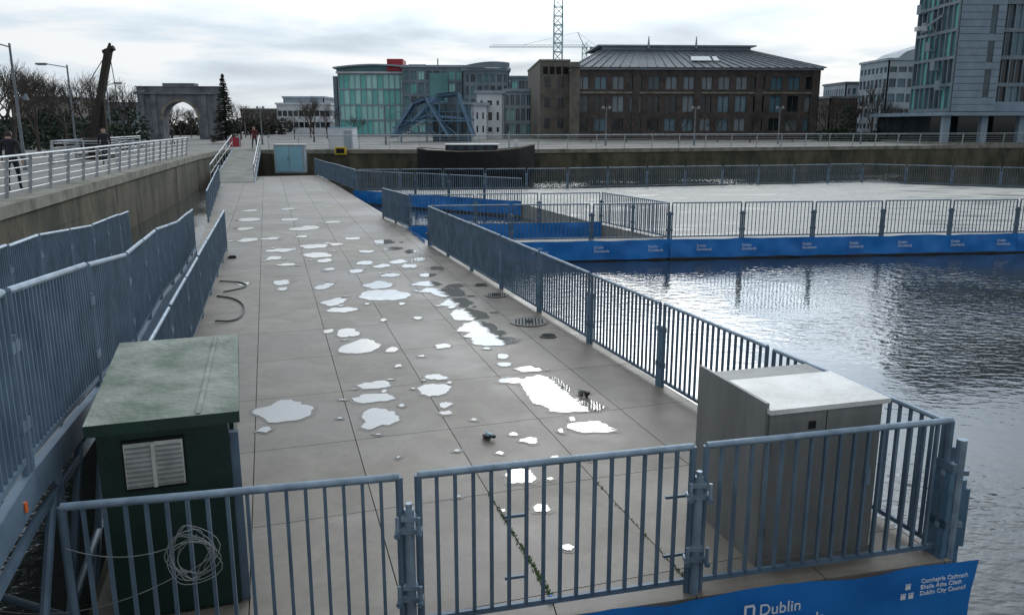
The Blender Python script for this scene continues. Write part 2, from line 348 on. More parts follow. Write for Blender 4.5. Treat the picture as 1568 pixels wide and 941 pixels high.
# ---------------- fences ----------------
def panel(mb,a,b,h,step,mat,bar=(.02,.03),r=.024,low=.09,nn=8):
    a=Vector(a);b=Vector(b);d=(b-a);dh=Vector((d.x,d.y,0));L=dh.length;dn=dh.normalized();up=Vector((0,0,1))
    mb.tube(a+up*h,b+up*h,r,galv,nn)  # top rail in paler steel: its bright highlight is put into the colour
    mb.bar(a+up*low,b+up*low,.03,.04,mat)
    for e in (a,b): mb.tube(e+up*.0,e+up*h,r*.95,mat,nn)
    k=max(1,int(L/step))
    for i in range(1,k):
        p=a+d*(i/k); mb.bar(p+up*low,p+up*h,bar[0],bar[1],mat,side=dn)
def fence(name,pts,h=1.1,pan=2.2,step=.115,mat=galvF,bar=(.014,.03),stub='tube',nn=6):
    mb=MB()
    for a,b in zip(pts[:-1],pts[1:]):
        a=Vector(a);b=Vector(b);L=(b-a).length;k=max(1,round(L/pan));d=(b-a)/k;u=d.normalized()
        for i in range(k):
            j=Vector((0,0,random.uniform(-.012,.012)))
            panel(mb,a+d*i+u*.06+j,a+d*(i+1)-u*.06+j,h,step,mat,bar,nn=nn)
            p=a+d*i
            if stub=='plate': mb.bar(p,p+Vector((0,0,.74)),.15,.05,plate,side=(u.x,u.y,0)); mb.tube(p,p+Vector((0,0,.82)),.03,mat,nn)
            else: mb.tube(p,p+Vector((0,0,.85)),.03,mat,nn)
            for zz in (.3,.78): mb.bar(p-u*.09+Vector((0,0,zz)),p+u*.09+Vector((0,0,zz)),.05,.07,mat)
    return mb.obj(name)
fpts=[(-2.72,4.54),(-.74,4.97),(-.62,5.0),(1.30,5.49),(1.40,5.51),(3.43,6.02)]
fr=MB()
for k in (0,2,4):
    panel(fr,(*fpts[k],0),(*fpts[k+1],0),1.15,.118,galvF,(.022,.03),.026,nn=12)
for (x,y) in ((-.68,4.96),(1.35,5.47)):
    fr.tube((x,y,-.3),(x,y,.93),.034,galv,12); fr.tube((x,y,.93),(x,y,.97),.022,galv,12)
    for zz in (.28,.78):
        fr.cb((x,y,zz),(.17,.07,.035),galv); fr.cb((x,y,zz+.09),(.10,.08,.03),galv); fr.tube((x-.07,y-.06,zz-.03),(x-.07,y-.06,zz+.12),.014,galv,8); fr.tube((x+.07,y-.06,zz-.03),(x+.07,y-.06,zz+.12),.014,galv,8)
        for sx in (-.07,.07): fr.tube((x+sx,y-.1,zz),(x+sx,y-.03,zz),.02,galvF,6)
for x,y in ((1.12,5.50),(-.05,5.2)):
    fr.bar((x,y,.28),(x+.16,y+.04,.28),.02,.02,galvF); fr.bar((x,y,.75),(x+.16,y+.04,.75),.02,.02,galvF)
fr.obj('metal_fence')
C=(3.43,6.02,0); E=(-2.42,23.55,0)
fence('metal_fence',[C,E],1.12,2.3,.115,galvF,(.016,.03),'plate',8)
cs=MB()
cs.tube((3.52,6.0,-.3),(3.52,6.0,1.0),.04,galv,10); cs.tube((3.62,6.12,-.4),(3.62,6.12,.62),.045,plate,10); cs.cb((3.62,6.12,.3),(.11,.11,.5),plate)
cs.bar((3.38,6.12,.0),(3.52,6.1,.9),.04,.04,galv)
for zz in (.28,.72): cs.cb((3.5,6.03,zz),(.2,.09,.04),galv)
cs.obj('fence_corner_post')
f2=[E,(4.75,24.5,0),(16,25.85,0),(31,27.65,0)]
fence('metal_fence',f2)
fence('metal_fence',[(-4.8,30.4,0),(-3.4,27.2,0),(3.1,28.45,0),(4.75,24.55,0)])
fence('metal_fence',[(-8.1,42.3,0),(.46,36,0)])
fence('metal_fence',[(-13.6,57,0),(-8.1,42.9,0)])
fence('metal_fence',[(-8.1,43.1,0),(3,44.5,0),(20.9,49.3,0),(31,43,0)])
prof=[(-1.5,1.5),(5.25,1.36),(7.8,1.11),(10.3,.83),(13.8,.69),(18.4,.3),(24.2,.02)]
fence('ramp_fence',[dk(-1.33,y,z) for y,z in prof],1.1,2.2,.1,galvF,(.016,.03),nn=8)
fence('ramp_fence',[dk(-2.95,y,z) for y,z in prof],1.1,2.2,.1,galvF,(.016,.03))
fence('metal_fence',[dk(-1.08,9.1),dk(-.5,23.8)],1.1,2.2,.1,galvF,(.016,.03),nn=8)
fence('metal_fence',[dk(-1.2,31),dk(-1.15,50)],1.1,2.2,.115)
rp=MB()
for (y0,z0),(y1,z1) in zip(prof[:-1],prof[1:]):
    a,b_,c,d=dk(-1.38,y0,z0),dk(-2.9,y0,z0),dk(-2.9,y1,z1),dk(-1.38,y1,z1)
    rp.add([a,b_,c,d],[(0,3,2,1)],concP)
    for xx in (-1.33,-2.95):
        rp.bar(dk(xx,y0,z0-.09),dk(xx,y1,z1-.09),.06,.2,galvF)
        rp.bar(dk(xx,y0,z0-.32),dk(xx,y1,z1-.32),.04,.05,galvF)
for y in (4.2,5.9,7.8,10.3,13.8,18):
    z=1.36-(y-5.25)*.08
    for xx in (-1.33,-2.95): rp.tube(dk(xx,y,-.9),dk(xx,y,max(z,.1)),.035,galvF)
for y in (4.2,5.2,6.4):
    rp.tube(dk(-1.33,y,-.5),dk(-1.33,y+1.5,1.0),.03,galvF); rp.tube(dk(-2.95,y,.6),dk(-1.33,y,-.4),.03,galvF); rp.tube(dk(-1.33,y,.1),dk(-1.33,y+1.2,.1),.03,galvF)
p=dk(-1.3,4.95,1.27); rp.cb(p,(.025,.025,.06),orange)
rp.obj('access_ramp')

# ---------------- blue banners ----------------
def banner(name,a,b,z0,z1,off=.03,amp=.05):
    a=Vector((a[0],a[1],0));b=Vector((b[0],b[1],0));L=(b-a).length;d=(b-a)/L;nn=Vector((d.y,-d.x,0))
    k=max(4,int(L/.1));m=MB();vs=[];R_=7
    for r in range(R_+1):
        for i in range(k+1):
            s=i*L/k; zz=z0+(z1-z0)*r/R_+ (.035*noise.noise(Vector((s*1.3,r*.1,a.x))) if r in(0,R_) else 0)
            q=a+d*s+nn*(off+amp*noise.noise(Vector((s*1.8,zz*2,a.y)))+amp*.55*noise.noise(Vector((s*5,zz*3,a.y)))); vs.append((q.x,q.y,zz))
    fs=[(r*(k+1)+i,r*(k+1)+i+1,(r+1)*(k+1)+i+1,(r+1)*(k+1)+i) for r in range(R_) for i in range(k)]
    m.add(vs,fs,blue); o=m.obj(name,smooth=True)
    return o,a,d,nn,L
def text(body,p,d,size,parent,name='lettering'):
    cu=bpy.data.curves.new(name,'FONT'); cu.body=body; cu.size=size; cu.extrude=.002
    o=bpy.data.objects.new(name,cu); scene.collection.objects.link(o); o.data.materials.append(white)
    d=Vector(d).normalized(); up=Vector((0,0,1)); nn=d.cross(up)
    o.matrix_world=Matrix.Translation(p)@Matrix((d,up,nn)).transposed().to_4x4(); o.parent=parent
    return o
for a,b_ in ((f2[0],f2[1]),(f2[1],f2[2]),(f2[2],f2[3])):
    o,a_,d,nn,L=banner('blue_banner',a,b_,-.53,.03,.12)
    s=.8
    while s<L-.5:
        p=a_+d*s+nn*.2+Vector((0,0,-.2)); text('Dublin\nDocklands',p,d,.11,o); s+=random.uniform(1.4,2.4)
banner('blue_banner',(-3.4,27.2),(3.1,28.45),-.53,.1,.1); banner('blue_banner',(-8.1,42.3),(.46,36),-.5,.1,.1)
banner('blue_banner',(-3.4,27.2),(-2.45,23.8),-.53,.1,.1)
o,a_,d,nn,L=banner('blue_banner',(.2,5.13),(3.66,5.96),-.9,.05,.09,.04)
def onF(s,z): 
    q=Vector((.2,5.13,0))+d*s+nn*.155; return Vector((q.x,q.y,z))
text('Dublin\nDocklands',onF(1.62,-.12),d,.13,o)
text('Comhairle Cathrach\nBhaile Átha Cliath\nDublin City Council',onF(3.0,-.05),d,.052,o)
ic=MB()
def ip(s,z,w_,h_):
    p=onF(s,z); ic.add([p,p+d*w_,p+d*w_+Vector((0,0,h_)),p+Vector((0,0,h_))],[(0,1,2,3)],white)
for s,z in ((2.83,-.17),(2.90,-.17),(2.865,-.09)):
    ip(s,z,.045,.035); ip(s,z+.037,.012,.014); ip(s+.017,z+.037,.012,.014); ip(s+.034,z+.037,.012,.014)
ip(1.5,-.14,.02,.1);ip(1.5,-.04,.08,.02);ip(1.57,-.14,.02,.1)
ic.obj('castle_logo',o)

# ---------------- cabinets ----------------
cb=empty('utility_cabinet')
T=TR(1.95,5.83,15.5)
m=MB(T)
m.box(0,1.0,0,1.0,.06,1.27,cabc)
m.box(-.015,1.015,-.015,.05,0,.058,cabc)
m.box(.495,.5,-.003,.02,.1,1.25,hole); m.box(.9,.93,-.03,-.001,.6,.75,galv)
for zz in (.25,.95): m.box(.02,.06,-.014,-.001,zz,zz+.09,cabc); 
m.obj('casing',cb)
m=MB(T); m.box(-.02,1.05,-.03,.72,1.272,1.31,lidm); m.box(0,1.0,.73,1.0,1.272,1.30,cabc); m.box(.34,.4,-.008,-.001,1.12,1.18,hole)
m.obj('lid',cb)
m=MB(T); m.box(-.03,-.002,.02,1.06,0,1.35,cabc); m.obj('side_panel',cb)
hut=empty('green_generator_hut')
m=MB(DT)
m.box(-1.03,-.2,5.68,7.35,.02,1.44,greenp)
m.box(-.2+.001,-.14,5.72,5.78,0,1.3,galvF); m.box(-.199,-.17,5.9,6.9,.2,1.35,greenp)
for zz in (.45,.9): m.box(-.17,-.15,5.95,6.05,zz,zz+.1,galv)
m.obj('body',hut)
m=MB(DT)
vs=[(-1.08,5.58,1.42),(-.12,5.58,1.42),(-.12,7.45,1.46),(-1.08,7.45,1.46),(-1.08,5.58,1.50),(-.12,5.58,1.50),(-.12,7.45,1.58),(-1.08,7.45,1.58)]
m.add(vs,[(0,3,2,1),(0,1,5,4),(1,2,6,5),(2,3,7,6),(3,0,4,7)],greenp); 
m.add([vs[4],vs[5],vs[6],vs[7]],[(0,1,2,3)],roofm)
m.bar((-.38,5.6,1.508),(-.3,7.43,1.584),.03,.01,roofm)
m.obj('roof',hut)
m=MB(DT); m.box(-.87,-.5,5.655,5.678,1.0,1.32,louv); m.box(-.70,-.675,5.64,5.654,1.0,1.32,louv)
for i in range(9):
    for xa,xb in ((-.86,-.705),(-.67,-.51)):
        m.box(xa,xb,5.640,5.652,1.012+i*.034,1.022+i*.034,cablem)
m.obj('louvre_vent',hut)
m=MB(DT); m.box(-.88,-.49,5.66,5.676,.98,1.34,hole); m.obj('vent_frame',hut)
cc=MB(); c0=Vector((-1.98,4.62,.80))
random.seed(3)
dl=Vector((1.98,.43,0)).normalized()
for kx in range(9):
    rx=random.uniform(.09,.15); rz=random.uniform(.11,.19); ox=random.uniform(-.03,.03); oz=random.uniform(-.05,.03); pts=[]
    for i in range(25):
        a=2*math.pi*i/24; pts.append(c0+dl*(ox+rx*math.cos(a)+.02*math.sin(3*a+kx))+Vector((.02*math.sin(a*2+kx),-.04-.02*math.cos(a+kx),oz+rz*math.sin(a))))
    cc.path(pts,.003,cablem,5)
def hang(a,b_,s,n=20):
    a=Vector(a);b_=Vector(b_); return [a.lerp(b_,i/n)-Vector((0,0,s*4*(i/n)*(1-i/n))) for i in range(n+1)]
cc.path(hang(c0+Vector((-.05,-.04,-.1)),(-3.3,4.7,.35),.12),.0035,cablem,5); cc.path(hang(c0+Vector((.05,-.04,.15)),(-2.7,4.5,.9),.1),.003,cablem,5)
cc.obj('cable_coil')
bk=MB(); 
pts=[dk(-.62,17.2,.02),dk(-.3,16.9,.02),dk(-.1,16.2,.02),dk(-.12,15.3,.02),dk(-.3,14.8,.02),dk(-.6,14.9,.03)]
def smooth(pts,it=3):
    for _ in range(it):
        q=[pts[0]]
        for a,b_ in zip(pts[:-1],pts[1:]): q+=[a.lerp(b_,.25),a.lerp(b_,.75)]
        pts=q+[pts[-1]]
    return pts
bk.path(smooth(pts),.016,black,6); bk.path(smooth([dk(-.6,18.9,.02),dk(-.1,18.6,.02),dk(0,18,.02),dk(-.5,17.6,.02)]),.014,black,6); bk.obj('black_cable')
for x,y in ((-.45,13.55),(-.35,22.3)):
    m=MB(DT); m.box(x-.1,x+.1,y-.06,y+.06,0,.05,black); m.box(x-.07,x+.07,y-.04,y+.04,.05,.07,black); m.box(x-.13,x-.1,y-.02,y+.02,.01,.03,black); m.obj('rubber_block')
def disc(mb,X,Y,rx,ry,z,mat,n=24): mb.add([(X+rx*math.cos(2*math.pi*i/n),Y+ry*math.sin(2*math.pi*i/n),z) for i in range(n)],[tuple(range(n))],mat)
for X_,Y_,r_ in ((-.32,16.28,.24),(.30,13.97,.34),(.60,13.01,.15),(-.67,17.38,.16)):
    m=MB(); disc(m,X_,Y_,r_,r_,.014,wetm); disc(m,X_,Y_,r_*.92,r_*.92,.0165,cabc)
    for i in range(-4,5):
        hh=r_*.8*math.sqrt(max(0,1-(i/5)**2)); m.box(X_+i*r_*.17-.012,X_+i*r_*.17+.012,Y_-hh,Y_+hh,.017,.0185,hole)
    m.box(X_-.07,X_+.07,Y_-.1,Y_+.1,.0175,.022,hole); m.obj('drain_cover')
def lump(name,X,Y,s,mats,cnt=14):
    m=MB()
    for i in range(cnt):
        a=random.random()*6.28;r_=random.random()*s*.6
        p=Vector((X+math.cos(a)*r_,Y+math.sin(a)*r_,.01+random.random()*s*.5)); q=p+Vector((random.uniform(-s,s),random.uniform(-s,s),random.uniform(-.3,.4)*s))*.5
        q.z=max(q.z,.01); m.tube(p,q,s*.24,random.choice(mats),6,s*.14)
    return m.obj(name)
lump('black_cap_debris',-.26,8.50,.1,[black,black,black,ltblue]); lump('dark_debris',.95,9.97,.10,[black,hole,cabc],10); lump('litter',.29,5.38,.05,[white,yellow,ltblue,blue],10)
m=MB(); 
for i in range(420):
    t=random.random()**1.6; y=5.0+t*1.9; x=-.07+1.07*2+.031*(y-8.3)+random.gauss(0,.012 if y<5.9 else .006)
    if random.random()<.18: x+=1.07
    p=dk(x,y,-.005); m.bar(p,p+Vector((random.uniform(-.015,.015),random.uniform(-.02,.02),random.uniform(.008,.02))),.006,.006,weed)
m.obj('weeds')

# ---------------- quay railings ----------------
def railing(name,pts,h=1.1,post=1.8,lean=.12,mat=railL,rails=5,r=.02):
    mb=MB()
    for a,b_ in zip(pts[:-1],pts[1:]):
        a=Vector(a);b_=Vector(b_);d=b_-a;L=d.length;u=d/L;nn=Vector((u.y,-u.x,0))
        k=max(1,round(L/post))
        for i in range(k+1):
            p=a+d*i/k; mb.bar(p,p+Vector((0,0,h))+nn*lean,.03,.1,mat,side=u)
            mb.cb(p+Vector((0,0,.01)),(.16,.16,.02),mat)
        for j in range(rails):
            f=(j+1)/(rails+.6); o_=nn*lean*f
            mb.tube(a+Vector((0,0,h*f))+o_,b_+Vector((0,0,h*f))+o_,r*.7,mat,5)
        mb.tube(a+Vector((0,0,h))+nn*lean,b_+Vector((0,0,h))+nn*lean,r*1.7,mat,8)
    return mb.obj(name)
railing('quay_railing',[(-8.6,4,1.5),(-12.5,19.2,1.5),(-20.1,51.2,1.5)])
railing('quay_railing',[(-18.4,62.9,1.5),(2,64,1.5),(48.2,78.6,1.5),(75,60.7,1.5)],post=2.4)
railing('quay_railing',[(-17.5,40,1.5),(-22.5,40.5,1.5),(-26,58,1.5)],post=2)

gw=MB(); a0,a1=Vector((-17.9,49,.02)),Vector((-20.9,62.2,1.56)); s=Vector((2.4,.6,0))
gw.add([a0,a0+s,a1+s*.8,a1],[(0,1,2,3)],concP)
for i in range(30):
    f=(i+.5)/30; gw.bar(a0.lerp(a1,f)+Vector((.05,0,.01)),(a0+s).lerp(a1+s*.8,f)+Vector((-.05,0,.01)),.03,.008,cabc)
for o_ in (Vector((0,0,0)),s):
    o2=o_ if o_.length==0 else s*.8
    gw.tube(a0+o_+Vector((0,0,1.05)),a1+o2+Vector((0,0,1.05)),.03,railL); gw.tube(a0+o_+Vector((0,0,.55)),a1+o2+Vector((0,0,.55)),.02,railL)
    gw.bar(a0+o_-Vector((0,0,.1)),a1+o2-Vector((0,0,.1)),.08,.2,galv)
    for i in range(9):
        f=i/8; p=(a0+o_).lerp(a1+o2,f); gw.tube(p,p+Vector((0,0,1.05)),.025,railL)
gw.obj('gangway')
T=TR(-17.0,59.3,5)
kb=empty('pale_blue_kiosk'); m=MB(T); m.box(0,2.1,0,1.2,0,1.95,lgrey); m.box(-.05,2.15,-.05,1.25,1.951,2.02,white_r); m.obj('walls',kb)
m=MB(T); m.box(.12,1.02,-.03,-.002,.1,1.85,ltblue); m.box(1.08,1.98,-.03,-.002,.1,1.85,ltblue); m.box(.95,.98,-.05,-.031,.9,1.1,hole); m.obj('doors',kb)
T=TR(-14.5,66,0,1.5)
kb=empty('site_container'); m=MB(T); m.box(0,1.9,0,2,0,1.6,white_r)
for i in range(8): m.box(.1+i*.23,.16+i*.23,-.03,-.001,.1,1.5,white_r)
m.obj('shell',kb); m=MB(T); m.box(-.03,1.93,-.03,2.03,1.601,1.67,ltblue); m.box(1.2,1.8,-.05,-.031,.1,1.4,lgrey); m.obj('trim',kb)

# ---------------- buildings ----------------
def lattice(W,Gp,T,w,z0,z1,nx,nz,pier,band,gl,wall,y=0,split=0,proud=.22,base=0):
    W.T=T;Gp.T=T; cw=(w)/nx; zb=z0+base; ch=(z1-zb)/nz
    if base: W.box(0,w,y,y+proud-.01,z0,zb,wall)
    for i in range(nx+1):
        c=min(max(i*cw,pier/2),w-pier/2); W.box(c-pier/2,c+pier/2,y,y+proud,zb,z1,wall)
    for j in range(nz+1):
        zz=min(max(zb+j*ch,zb+band/2),z1-band/2); W.box(.002,w-.002,y+.004,y+proud-.004,zz-band/2,zz+band/2,wall)
    for i in range(nx):
        for j in range(nz):
            x0=i*cw;x1=x0+cw;q0=zb+j*ch;q1=q0+ch;mt=random.choice(gl)
            Gp.box(x0+.01,x1-.01,y+proud,y+proud+.04,q0+.01,q1-.01,mt)
            for k_ in range(1,split+1):
                xx=x0+(x1-x0)*k_/(split+1); W.box(xx-.04,xx+.04,y+proud*.6,y+proud-.001,q0+band/2,q1-band/2,wall)
def building(name,x,y,a,w,d,z0,z1,nx,nz,wall,gl,pier=.6,band=.8,split=1,roof=None,para=.4,base=0,snx=None,sgl=None):
    e_=empty(name);W=MB();Gp=MB();T=TR(x,y,a)
    lattice(W,Gp,T,w,z0,z1,nx,nz,pier,band,gl,wall,split=split,base=base)
    sn=snx or max(1,round(nx*d/w))
    lattice(W,Gp,T@Matrix.Translation((0,d,0))@Matrix.Rotation(R(-90),4,'Z'),d,z0,z1,sn,nz,pier,band,sgl or gl,wall,split=split,base=base)
    lattice(W,Gp,T@Matrix.Translation((w,0,0))@Matrix.Rotation(R(90),4,'Z'),d,z0,z1,sn,nz,pier,band,sgl or gl,wall,split=split,base=base)
    W.T=T; W.box(.3,w-.3,.3,d-.1,z0,z1-.02,hole)
    W.obj('walls',e_);Gp.obj('windows',e_)
    r=MB(T); r.box(-.25,w+.25,-.25,d+.25,z1+.003,z1+para,roof or wall); r.obj('roof',e_)
    return e_,T
def Z(v,D): return 3.4+((470-v)*.9758-273.2)/(1219.75+(470-v)*.2186)*D
D=105
e_,T=building('brick_office_building',7.7,D,3,31.2,24,1.5,10.0,14,3,brick,[glD,glM,glD,glB,glB,glL],pier=.8,band=.8,split=1,roof=lgrey,para=.25,base=.3)
r=MB(T)
zr=10.25;zt=12.9
r.add([(-.6,-.6,zr+.03),(31.8,-.6,zr+.03),(31.8,24.6,zr+.03),(-.6,24.6,zr+.03),(4.4,6.5,zt),(24.2,6.5,zt),(24.2,17.5,zt),(4.4,17.5,zt)],[(0,1,5,4),(1,2,6,5),(2,3,7,6),(3,0,4,7),(4,5,6,7)],slate)
for i in range(28):
    f=i/27; r.bar((-.4+f*32,-.58,zr+.1),(4.4+f*19.8,6.48,zt+.05),.08,.08,slate)
r.box(4.4,24.2,6.4,6.5,zt,zt+.45,lgrey); r.box(3.8,24.8,5.9,18,zt+.45,zt+.62,lgrey); r.box(4.5,24.1,6.52,17.4,zt,zt+.45,glD)
r.add([(15,1.4,zr+1.0),(17.6,1.4,zr+1.0),(17.7,2.9,zr+1.62),(15.3,2.9,zr+1.62)],[(0,1,2,3)],white)
r.add([(17.9,1.4,zr+1.0),(18.6,1.4,zr+1.0),(18.6,2.9,zr+1.62),(18.0,2.9,zr+1.62)],[(0,1,2,3)],white)
r.obj('hipped_roof',e_)
m=MB(T)
for xx in (10.5,16.8): m.tube((xx,6.1,zt+.2),(xx,6.1,zt+1.7),.2,lgrey,8,.05)
m.box(29.2,31,8,10,zr,zr+1.3,brick); m.obj('finials',e_)
m=MB(T)
m.box(-3.9,-.02,4,26,1.5,11.3,stoneB); m.box(-4.0,.0,3.9,26.1,11.3,11.5,coping)
m.obj('stone_wing',e_)
m=MB(T)
for j in range(3):
    for i in range(2): m.box(-3.3+i*1.7,-2.6+i*1.7,3.93,3.998,3+j*2.6,4.2+j*2.6,glD)
for i in range(4): m.box(-3.5+i*.85,-2.9+i*.85,3.93,3.998,9.7,10.6,hole)
m.obj('wing_windows',e_)
m=MB(T); m.box(-.5,.7,-.3,.3,1.5,10.9,stoneB)
for q in (7.8,15.6,23.4,30.6): m.box(q-.45,q+.45,-.12,-.002,1.5,10.1,brick)
m.box(0,31.2,-.1,-.002,7.15,7.35,coping)
m.obj('piers',e_)

def bx(u0,u1,D): return (u0-784)/1281*D,(u1-u0)/1281*D
D=150
x,w_=bx(520,622,D); e_,T=building('green_glass_building',x,D,2,w_,18,1.5,Z(112,D),12,4,lgrey,[glG,glG2,glG2,glG2,glG],pier=.1,band=.22,split=0,roof=white_r,para=.3,sgl=[glG3,glG])
m=MB(T); n_=14
for i in range(n_):
    f0,f1=i/n_,(i+1)/n_; h0=1.0*math.sin(math.pi*(.15+.6*f0));h1=1.0*math.sin(math.pi*(.15+.6*f1))
    zb=Z(112,D)+.3
    m.add([(-.6+f0*(w_+.6),-1.2,zb+h0),(-.6+f1*(w_+.6),-1.2,zb+h1),(-.6+f1*(w_+.6),16,zb+h1),(-.6+f0*(w_+.6),16,zb+h0),(-.6+f0*(w_+.6),-1.2,zb+h0+.25),(-.6+f1*(w_+.6),-1.2,zb+h1+.25),(-.6+f1*(w_+.6),16,zb+h1+.25),(-.6+f0*(w_+.6),16,zb+h0+.25)],[(0,3,2,1),(4,5,6,7),(0,1,5,4),(2,3,7,6)],lgrey)
    m.add([(-.2+f0*w_,.3,zb-.1),(-.2+f1*w_,.3,zb-.1),(-.2+f1*w_,.3,zb+h1),(-.2+f0*w_,.3,zb+h0)],[(0,1,2,3)],glG3)
m.obj('curved_roof',e_)
m=MB(T); m.box(w_-3.1,w_-.3,-.5,6,Z(112,D)+.4,Z(90,D),redm); m.box(-1.0,-.3,1,18,1.5,Z(116,D),greyc); m.obj('red_plant_room',e_)
x,w_=bx(622,712,D); e_,T=building('glass_office_block',x,D-4,2,w_,18,1.5,Z(103,D-4),8,5,greyc,[glG,glB,glB,glM,glG2,glG3],pier=.35,band=.55,split=1,roof=lgrey)
m=MB(T); m.box(1,4,2,6,Z(103,D-4)+.4,Z(97,D-4),greyc); m.box(6,6.2,2,2.2,Z(103,D-4)+.4,Z(88,D-4),greyc); m.box(w_*.45,w_*.75,-.3,.0-.002,Z(180,D-4),Z(112,D-4),glG3); m.obj('roof_plant',e_)
D=138
x,w_=bx(710,780,D); e_,T=building('grey_office_block',x,D,2,w_,18,1.5,Z(108,D),7,5,greyc,[glB,glM,glD,glG3],pier=.4,band=.6,split=1,roof=lgrey)
m=MB(T)
for i in range(12):
    f0,f1=i/12,(i+1)/12; h0=1.0*math.sin(math.pi*(.1+.6*f0));h1=1.0*math.sin(math.pi*(.1+.6*f1));zb=Z(108,D)+.4
    m.add([(f0*w_,-.8,zb+h0),(f1*w_,-.8,zb+h1),(f1*w_,14,zb+h1),(f0*w_,14,zb+h0),(f0*w_,-.8,zb-.0),(f1*w_,-.8,zb-.0)],[(0,1,2,3),(4,5,1,0)],greyc)
m.obj('curved_roof',e_)
D=112
x,w_=bx(729,771,D); building('white_building',x,D,2,w_,8,1.5,Z(143,D),3,3,white_r,[glD,glD,glM],pier=.6,band=.9,split=0,roof=lgrey)
x,w_=bx(724,748,D); building('white_building',x,D-1.5,2,w_,6,1.5,Z(162,D),2,2,white_r,[glD],pier=.55,band=.85,split=0,roof=lgrey)
x,w_=bx(772,822,125); building('teal_glass_building',x,125,2,w_,12,1.5,Z(140,125),6,3,lgrey,[glG,glB,glG2,glM],pier=.25,band=.5,split=1,roof=lgrey)
x,w_=bx(782,850,170); building('far_office_building',x,170,2,w_,12,1.5,Z(119,170),6,4,greyc,[glG,glB,glM],pier=.3,band=.6,split=1)
x,w_=bx(425,506,175); building('far_terminal_building',x,175,2,w_,12,1.5,Z(160,175),10,2,white_r,[glD,glM],pier=.15,band=1.2,split=0,roof=white_r)
x,w_=bx(436,498,188); building('far_office_building',x,188,0,w_,12,1.5,Z(150,188),6,4,lgrey,[glD,glB],pier=.5,band=1.0,split=0)
x,w_=bx(370,432,240); building('far_office_building',x,240,0,w_,14,1.5,Z(168,240),9,2,stoneB,[glD],pier=.8,band=1,split=0,roof=slate)
x,w_=bx(20,110,220); building('far_office_building',x,220,0,w_,14,1.5,Z(150,220),9,4,stoneB,[glD,glM],pier=.8,band=1,split=0,roof=slate)
x,w_=bx(110,215,260); building('far_office_building',x,260,0,w_,14,1.5,Z(158,260),9,3,greyc,[glD,glM],pier=.8,band=1,split=0,roof=slate)
x,w_=bx(1268,1310,150); building('far_brick_building',x,150,0,w_,12,1.5,Z(150,150),5,3,brick,[glD,glM],pier=.7,band=.9,split=0,roof=slate)
x,w_=bx(1290,1400,170); building('far_office_building',x,170,0,w_,12,1.5,Z(128,170),12,4,lgrey,[glD,glM,glB],pier=.6,band=.9,split=0,roof=slate)
x,w_=bx(1352,1440,150); e_,T=building('stepped_grey_building',x,150,0,w_,12,1.5,Z(92,150),6,5,lgrey,[glM,glB],pier=.3,band=1.1,split=0,roof=lgrey)
m=MB(T); m.add([(1.5,0,Z(92,150)+.4),(w_,0,Z(92,150)+.4),(w_,0,Z(58,150)),(3,0,Z(78,150)),(1.5,10,Z(92,150)+.4),(w_,10,Z(92,150)+.4),(w_,10,Z(58,150)),(3,10,Z(78,150))],[(0,1,2,3),(3,2,6,7),(0,3,7,4),(5,4,7,6)],lgrey); m.obj('sloped_penthouse',e_)
D=80
e_=empty('stone_office_tower'); T=TR(41.7,D,0); TH=22
m=MB(T); m.box(.1,4.2,.1,7.9,4.6,TH,hole)
z=4.6; 
while z<TH:
    m.box(0,2.9,0,.09,z+.02,z+.62,stoneT); m.box(3.5,4.25,0,.09,z+.02,z+.62,stoneT)
    if int((z-4.6)/.64)%5==0: m.box(2.9,3.5,0.01,.09,z+.02,z+.62,stoneT)
    z+=.64
m.obj('stone_facing',e_)
m=MB(T); m.box(2.9,3.5,.093,.099,4.6,TH,glM); m.obj('slot_windows',e_)
W=MB();Gp=MB()
lattice(W,Gp,T@Matrix.Translation((-.15,8,0))@Matrix.Rotation(R(-90),4,'Z'),8,4.6,TH,8,7,.14,.3,[glG3,glB,glG,glM],greyc,split=0)
lattice(W,Gp,T@Matrix.Translation((4.3,.7,0)),18,4.6,TH,14,7,.12,.35,[glD,glD,glB,glM],greyc,split=1)
W.obj('curtain_wall_frames',e_);Gp.obj('curtain_wall_glass',e_)
m=MB(T); m.box(4.4,22.2,1.1,16,4.6,TH,hole); m.box(-.8,22.6,-.6,16,4.2,4.55,stoneT)
m.box(4.3,22,.4,.69,4.6,5.5,stoneT)
for i in range(7): m.box(-.4+i*3.6,.2+i*3.6,.0,.6,1.5,4.2,stoneT)
m.box(-.2,22.2,3,15,1.5,4.2,glD); m.box(-.6,22.6,-.8,16,1.5,1.7,coping); m.obj('podium',e_)
m=MB(T)
for i in range(5): m.box(-.75,-.2,1.0+i*1.3,1.9+i*1.3,6.6+i*1.9,6.75+i*1.9,stoneT); m.box(-.78,-.74,1.0+i*1.3,1.9+i*1.3,6.6+i*1.9,7.5+i*1.9,greyc)
m.bar((-1.7,4,12.3),(-.2,3,13.6),.3,.2,lgrey); m.box(-2.1,-1.2,3.6,4.4,12.3,12.7,white_r); m.bar((-.9,3.5,12.9),(-.2,3.5,11.6),.1,.1,lgrey); m.obj('balconies_and_fins',e_)
D=108; x,w_=bx(214,338,D)
T=TR(x,D,3); e_=empty('triumphal_arch'); m=MB(T); H=Z(133,D); hw=w_/2; ar=2.25; zs=4.0
m.box(0,hw-ar,0,2.2,1.5,H-.9,archst); m.box(hw+ar,w_,0,2.2,1.5,H-.9,archst)
n_=20
